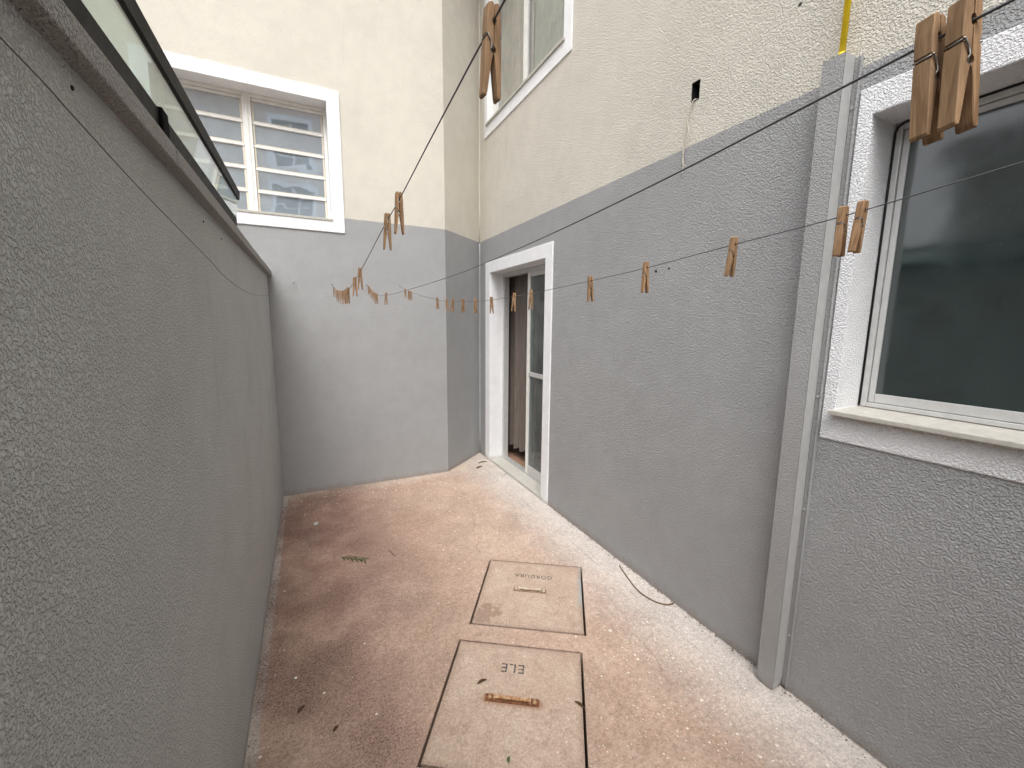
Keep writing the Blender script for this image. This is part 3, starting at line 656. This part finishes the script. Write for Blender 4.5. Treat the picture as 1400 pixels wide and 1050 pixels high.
def spring_mesh():
    pts = [(-.0076, -.0052, -.0118), (-.0066, -.0056, -.0118), (-.004, -.0058, -.016)]
    for i in range(31):
        a = i/30*2.5*2*math.pi+math.pi*.75; pts.append((.0029*math.cos(a), -.0056+.0112*i/30, -.0225+.0029*math.sin(a)))
    pts += [(.004, .0058, -.016), (.0066, .0056, -.0118), (.0076, .0052, -.0118)]
    vs, fs = tube_data(pts, .00065, 5)
    for sx, y0_, y1_ in ((-1, -.0055, .0052), (1, -.0052, .0055)):
        v2, f2 = tube_data([(sx*.0064, y0_, -.0118), (sx*.0064, y1_, -.0118)], .00065, 5); b = len(vs); vs += v2; fs += [tuple(i+b for i in f) for f in f2]
    me = bpy.data.meshes.new('spring'); me.from_pydata([tuple(v) for v in vs], [], fs)
    for p in me.polygons: p.use_smooth = True
    me.materials.append(M['steel']); return me
PM = [prong_mesh(-1), prong_mesh(1)]; SM = spring_mesh()
def at_y(k, y):
    sp = LINES[k]
    for a, b in zip(sp, sp[1:]):
        if b.y <= y <= a.y:
            t = (a.y-y)/(a.y-b.y); return a.lerp(b, t), (b-a)
    return sp[-1], sp[-1]-sp[-2]
random.seed(21)
def peg(k, y, label, group, rz=None, tilt=None, lean=None):
    p, d = at_y(k, y)
    r = empty('clothes_peg', p, 0)
    yawz = math.atan2(-d.x, d.y) if d.y > 0 else math.atan2(d.x, -d.y)
    r.rotation_euler = (lean if lean is not None else random.uniform(-.07, .07), tilt if tilt is not None else random.uniform(-.05, .05), yawz+(rz if rz is not None else random.uniform(-.2, .2)))
    tag(r, label, 'clothes peg', group)
    for me in PM: o = bpy.data.objects.new('prong', me); col.objects.link(o); o.parent = r
    o = bpy.data.objects.new('spring', SM); col.objects.link(o); o.parent = r
    return r
ordn = ['first', 'second', 'third', 'fourth', 'fifth', 'sixth', 'seventh', 'eighth', 'ninth', 'tenth', 'eleventh', 'twelfth', 'thirteenth']
for y in (3.50, 3.10, 2.86, 2.66, 2.46, 2.28, 2.13): peg('A', y, 'wooden clothes peg in the crowded row hanging below the louvre window', 'pegs crowded on the line below the louvre window')
for y, l in ((1.76, 'wooden clothes peg first after the crowded row below the louvre window, on rising line'), (1.55, 'wooden clothes peg second after the crowded row below the louvre window, on rising line'),
             (.94, 'wooden clothes peg third after the crowded row, paired close with the fourth'), (.81, 'wooden clothes peg fourth after the crowded row, paired close with the third')):
    peg('A', y, l, 'spaced pegs on the line below the louvre window', random.uniform(-.08, .12), .02)
peg('A', .366, 'large-looking wooden clothes peg with visible coiled spring hung alone before the upper window', 'spaced pegs on the line below the louvre window', .1, .03, .0)
for y in (3.70, 3.56, 3.42, 3.29, 3.17): peg('B', y, 'wooden clothes peg in the small bunch next to the middle hook', 'pegs bunched beside the middle hook')
peg('B', 2.67, 'single wooden clothes peg on the middle line just past the small bunch', 'pegs on the middle line')
peg('B', .1465, 'brown clothes peg of a close pair before the large window, nearer the pipe casing', 'pegs on the middle line', -.10, .0, -.09)
peg('B', .1315, 'brown clothes peg of a close pair before the large window, its spring and groove showing', 'pegs on the middle line', -.27, .0, -.08)
for y in (3.63, 3.49, 3.41): peg('C', y, 'small wooden clothes peg in the trio beside the hook of the line nearest the door', 'pegs in the trio beside the last hook')
for i, y in enumerate((2.645, 2.44, 2.326, 2.148, 1.962, 1.758, 1.525, 1.383, 1.02, .796, .563, .380, .356)):
    peg('C', y, 'wooden clothes peg, %s past the trio on the line nearest the door' % ordn[i], 'spaced pegs on the line nearest the door', {.563: -.12, .38: .02, .356: -.05, .796: -.1, 1.02: -.12, 1.383: -.7, 1.525: -.6}.get(y), {.356: .06, .563: .03}.get(y))

# ------------------------------------------------------------------ small litter on the paving
random.seed(9)
def blade(name, pts, wdt, mat, parent):
    pts = smooth_path(pts, 4); vs = []; fs = []; n = len(pts)
    for i, p in enumerate(pts):
        d = (pts[min(i+1, n-1)]-pts[max(i-1, 0)]).normalized(); s = Vector((-d.y, d.x, 0)).normalized(); ww = wdt*math.sin(math.pi*(.08+.9*i/(n-1)))
        vs += [p-s*ww, p+Vector((0, 0, ww*.4)), p+s*ww, p-Vector((0, 0, .0006))]
    for i in range(n-1):
        for k in range(4): fs.append((i*4+k, i*4+(k+1) % 4, i*4+4+(k+1) % 4, i*4+4+k))
    return fromdata(name, vs, fs, mat, parent, True)
sp_ = empty('leaf_sprig', (.16, 2.60, .002)); tag(sp_, 'small green feathery leaf sprig lying on the reddish paving', 'leaf')
tube('stem', [(-.06, .055, .003), (.0, .0, .004), (.07, -.05, .003)], .0014, 'leaf', sp_, 5)
for i in range(11):
    t = i/10; bx, by = -.055+.12*t, .05-.095*t; s = 1 if i % 2 else -1; L = random.uniform(.035, .06)
    a = math.atan2(-.66, .75)+s*random.uniform(.5, .8)
    blade('leaflet', [(bx, by, .003), (bx+L*.5*math.cos(a), by+L*.5*math.sin(a), .008), (bx+L*math.cos(a), by+L*math.sin(a), .003)], .004, 'leaf', sp_)
def litter(name, x, y, L, ang, wdt, mat, lab, cat, grp=None):
    o = blade(name, [(-L/2, 0, .002), (0, L*.08, .005), (L/2, 0, .002)], wdt, mat, None); o.location = (x, y, .003); o.rotation_euler = (0, 0, ang); tag(o, lab, cat, grp); return o
litter('dried_leaf', .563, 1.418, .045, .1, .007, 'deadleaf', 'curled brown leaf beside the rusty handle of the cover', 'leaf')
litter('dried_leaf', .868, 1.155, .05, -1.25, .006, 'deadleaf', 'narrow brown leaf lying across the edge of the ELE cover', 'leaf')
litter('dried_leaf', 1.585, 3.96, .11, .0, .012, 'deadleaf', 'larger dark brown leaf on the paving near the door corner', 'leaf')
litter('dried_leaf', 1.49, 3.83, .09, .4, .012, 'deadleaf', 'brown leaf on the paving in front of the angled corner wall', 'leaf')
litter('dried_leaf', -.11, 1.60, .035, .8, .006, 'deadleaf', 'dark leaf scrap among the mould specks by the boundary wall', 'leaf')
litter('dried_leaf', .005, 1.46, .025, .8, .006, 'deadleaf', 'tiny dark leaf scrap near the foot of the boundary wall', 'leaf')
litter('green_leaf', .531, 1.09, .022, 1.0, .005, 'leaf', 'tiny bright green leaf on the ELE cover', 'leaf')
tg = tube('twig', [(0, 0, .002), (.012, -.045, .003), (.03, -.10, .002)], .0016, 'deadleaf', None, 5); tg.location = (.38, 2.62, .002); tag(tg, 'thin brown twig on the paving beside the green sprig', 'twig')
cpts = smooth_path([(1.638, 1.835, .004), (1.60, 1.72, .006), (1.575, 1.62, .004), (1.572, 1.55, .006), (1.59, 1.49, .004), (1.625, 1.445, .006), (1.664, 1.432, .012)])
o0 = cpts[0].copy(); cd_ = tube('cord', [p-o0 for p in cpts], .0038, 'cord', None, 7); cd_.location = o0; tag(cd_, 'curved brown cord lying on the paving along the house wall', 'cord')
def pebble(x, y, r, mat, lab, sq_=(1, .8, .5)):
    bm = bmesh.new(); bmesh.ops.create_icosphere(bm, subdivisions=2, radius=r)
    for v in bm.verts: k = random.uniform(.82, 1.12); v.co = Vector((v.co.x*sq_[0]*k, v.co.y*sq_[1]*k, v.co.z*sq_[2]*k))
    o = bmobj('pebble', bm, mat); o.location = (x, y, r*sq_[2]*.8); o.rotation_euler = (0, 0, random.uniform(0, 3)); tag(o, lab, 'pebble', 'loose chips on the paving'); return o
pebble(-.135, 1.768, .0065, 'chip', 'small bright white chip among the mould specks on the paving')
pebble(-.04, 3.19, .026, 'stone', 'flat pale mortar lump on the reddish paving near the back wall', (1, .7, .35))
for i in range(16):
    pebble(random.uniform(1.35, 1.62), random.uniform(.65, 1.6), random.uniform(.002, .0045), 'chip', 'tiny pale plaster chip on the paving beside the house wall')
for i in range(12):
    pebble(random.uniform(.5, 1.1), random.uniform(3.55, 3.82), random.uniform(.003, .006), 'chip', 'tiny pale plaster chip on the paving at the foot of the back wall')

def crumbs(name, spots, mat, lab):
    vs = []; fs = []
    for (x, y, r) in spots:
        b = len(vs); a = random.uniform(0, 3.14); k = random.uniform(.4, 1.0); ca_, sa_ = math.cos(a), math.sin(a)
        for (u, v, z) in ((-1, -.5, 0), (1, -.6, 0), (.9, .6, 0), (-.8, .5, 0), (-.4, -.2, .7), (.5, .1, .8)):
            u *= r; v *= r*k; vs.append((x+u*ca_-v*sa_, y+u*sa_+v*ca_, .0004+z*r*.7))
        fs += [tuple(b+i for i in f) for f in ((3, 2, 1, 0), (0, 1, 5, 4), (2, 3, 4, 5), (1, 2, 5), (3, 0, 4))]
    o = fromdata(name, vs, fs, mat); tag(o, lab, 'dirt', kind='stuff'); return o
random.seed(77)
sp1 = [(XR-.004-abs(random.gauss(0, .018)), random.uniform(.45, 2.75), random.uniform(.0015, .005)) for _ in range(260)]
sp1 += [(XL+.004+abs(random.gauss(0, .02)), random.uniform(1.2, 3.8), random.uniform(.0015, .004)) for _ in range(120)]
sp1 += [(random.uniform(-.25, 1.1), YB-.004-abs(random.gauss(0, .02)), random.uniform(.0015, .004)) for _ in range(110)]
for _ in range(700):
    x_ = XL+.05+abs(random.gauss(.16, .2)); y_ = random.choice((random.gauss(1.75, .3), random.gauss(2.9, .5)))
    if x_ < .5 and 1.1 < y_ < 3.75: sp1.append((x_, y_, random.uniform(.001, .0035)))
crumbs('dirt_crumbs', sp1, 'deadleaf', 'dark dirt crumbs gathered along the wall feet and left paving')
sp2 = [(random.uniform(1.15, 1.66), random.uniform(.5, 3.9), random.uniform(.0012, .004)) for _ in range(420)]
sp2 = [q for q in sp2 if max(abs(math.cos(-TH)*(q[0]-c_.x)-math.sin(-TH)*(q[1]-c_.y)) if True else 0 for c_ in (CG,)) > .33 or q[0] > 1.42]
crumbs('paint_flecks', sp2, 'chip', 'pale paint flecks scattered on the paving along the house wall')

# ------------------------------------------------------------------ neighbour building (seen in window reflections) and added side block
nb = empty('neighbour_building', (0, -24, 0)); tag(nb, 'pale apartment block with blue-white windows mirrored in the louvre panes', 'building')
holes = []
for cx in (-13.4, -6.9, -.4, 6.1, 12.6):
    for cz in (3.5, 6.25, 9.0, 11.75, 14.5): holes.append((cx-1.05, cx+1.05, cz-.62, cz+.62))
PN = lambda u, v, d: (u, -d, v)
wall_mesh('wall', PN, -17, 16, -.16, 17.5, holes, .25, 'facade', nb)
fromdata('roof', [(-17.4, .4, 17.5), (16.4, .4, 17.5), (16.4, -9, 17.5), (-17.4, -9, 17.5), (-17.4, .4, 17.8), (16.4, .4, 17.8), (16.4, -9, 17.8), (-17.4, -9, 17.8)],
         [(0, 1, 2, 3), (4, 5, 6, 7), (0, 1, 5, 4), (1, 2, 6, 5), (2, 3, 7, 6), (3, 0, 4, 7)], 'roof', nb)
for h in holes:
    wd = trim_ring('window', PN, (h[0]-.3, h[1]+.3, h[2]-.3, h[3]+.3), grow(h, -.004), .03, .2, 'bluewhite', nb)
    bm = bmesh.new(); c = (h[0]+h[1])/2
    addbox(bm, PN(c-.05, h[2], .16), PN(c+.05, h[3], .2)); addbox(bm, PN(h[0], (h[2]+h[3])/2-.03, .165), PN(h[1], (h[2]+h[3])/2+.03, .195))
    bmobj('frame', bm, 'bluewhite', wd)
    pbox('pane', PN, h[0], h[1], h[2], h[3], .205, .215, 'dark_pane', wd, 0)
sb = empty('side_light_block', (-10, 0, 0)); tag(sb, 'plain grey block added beyond the boundary wall to shape daylight and reflections', 'building')  # unseen block, added to limit side skylight and darken the big window's reflection
PS = lambda u, v, d: (-d, u, v)
sh = [(y-.6, y+.6, z-.5, z+.5) for y in (-8, -4, 0) for z in (1.6, 4.1)]
wall_mesh('wall', PS, -10, 4.7, -.16, 5.4, sh, .25, 'facade2', sb)
for h in sh: wd = trim_ring('window', PS, grow(h, .1), grow(h, -.004), .01, .2, 'white_fine', sb); pbox('pane', PS, h[0], h[1], h[2], h[3], .15, .16, 'dark_pane', wd, 0)
fromdata('roof', [(.3, -10.3, 5.4), (.3, 5.0, 5.4), (-6, 5.0, 5.4), (-6, -10.3, 5.4), (.3, -10.3, 5.6), (.3, 5.0, 5.6), (-6, 5.0, 5.6), (-6, -10.3, 5.6)],
         [(0, 1, 2, 3), (4, 5, 6, 7), (0, 1, 5, 4), (1, 2, 6, 5), (2, 3, 7, 6), (3, 0, 4, 7)], 'roof', sb)
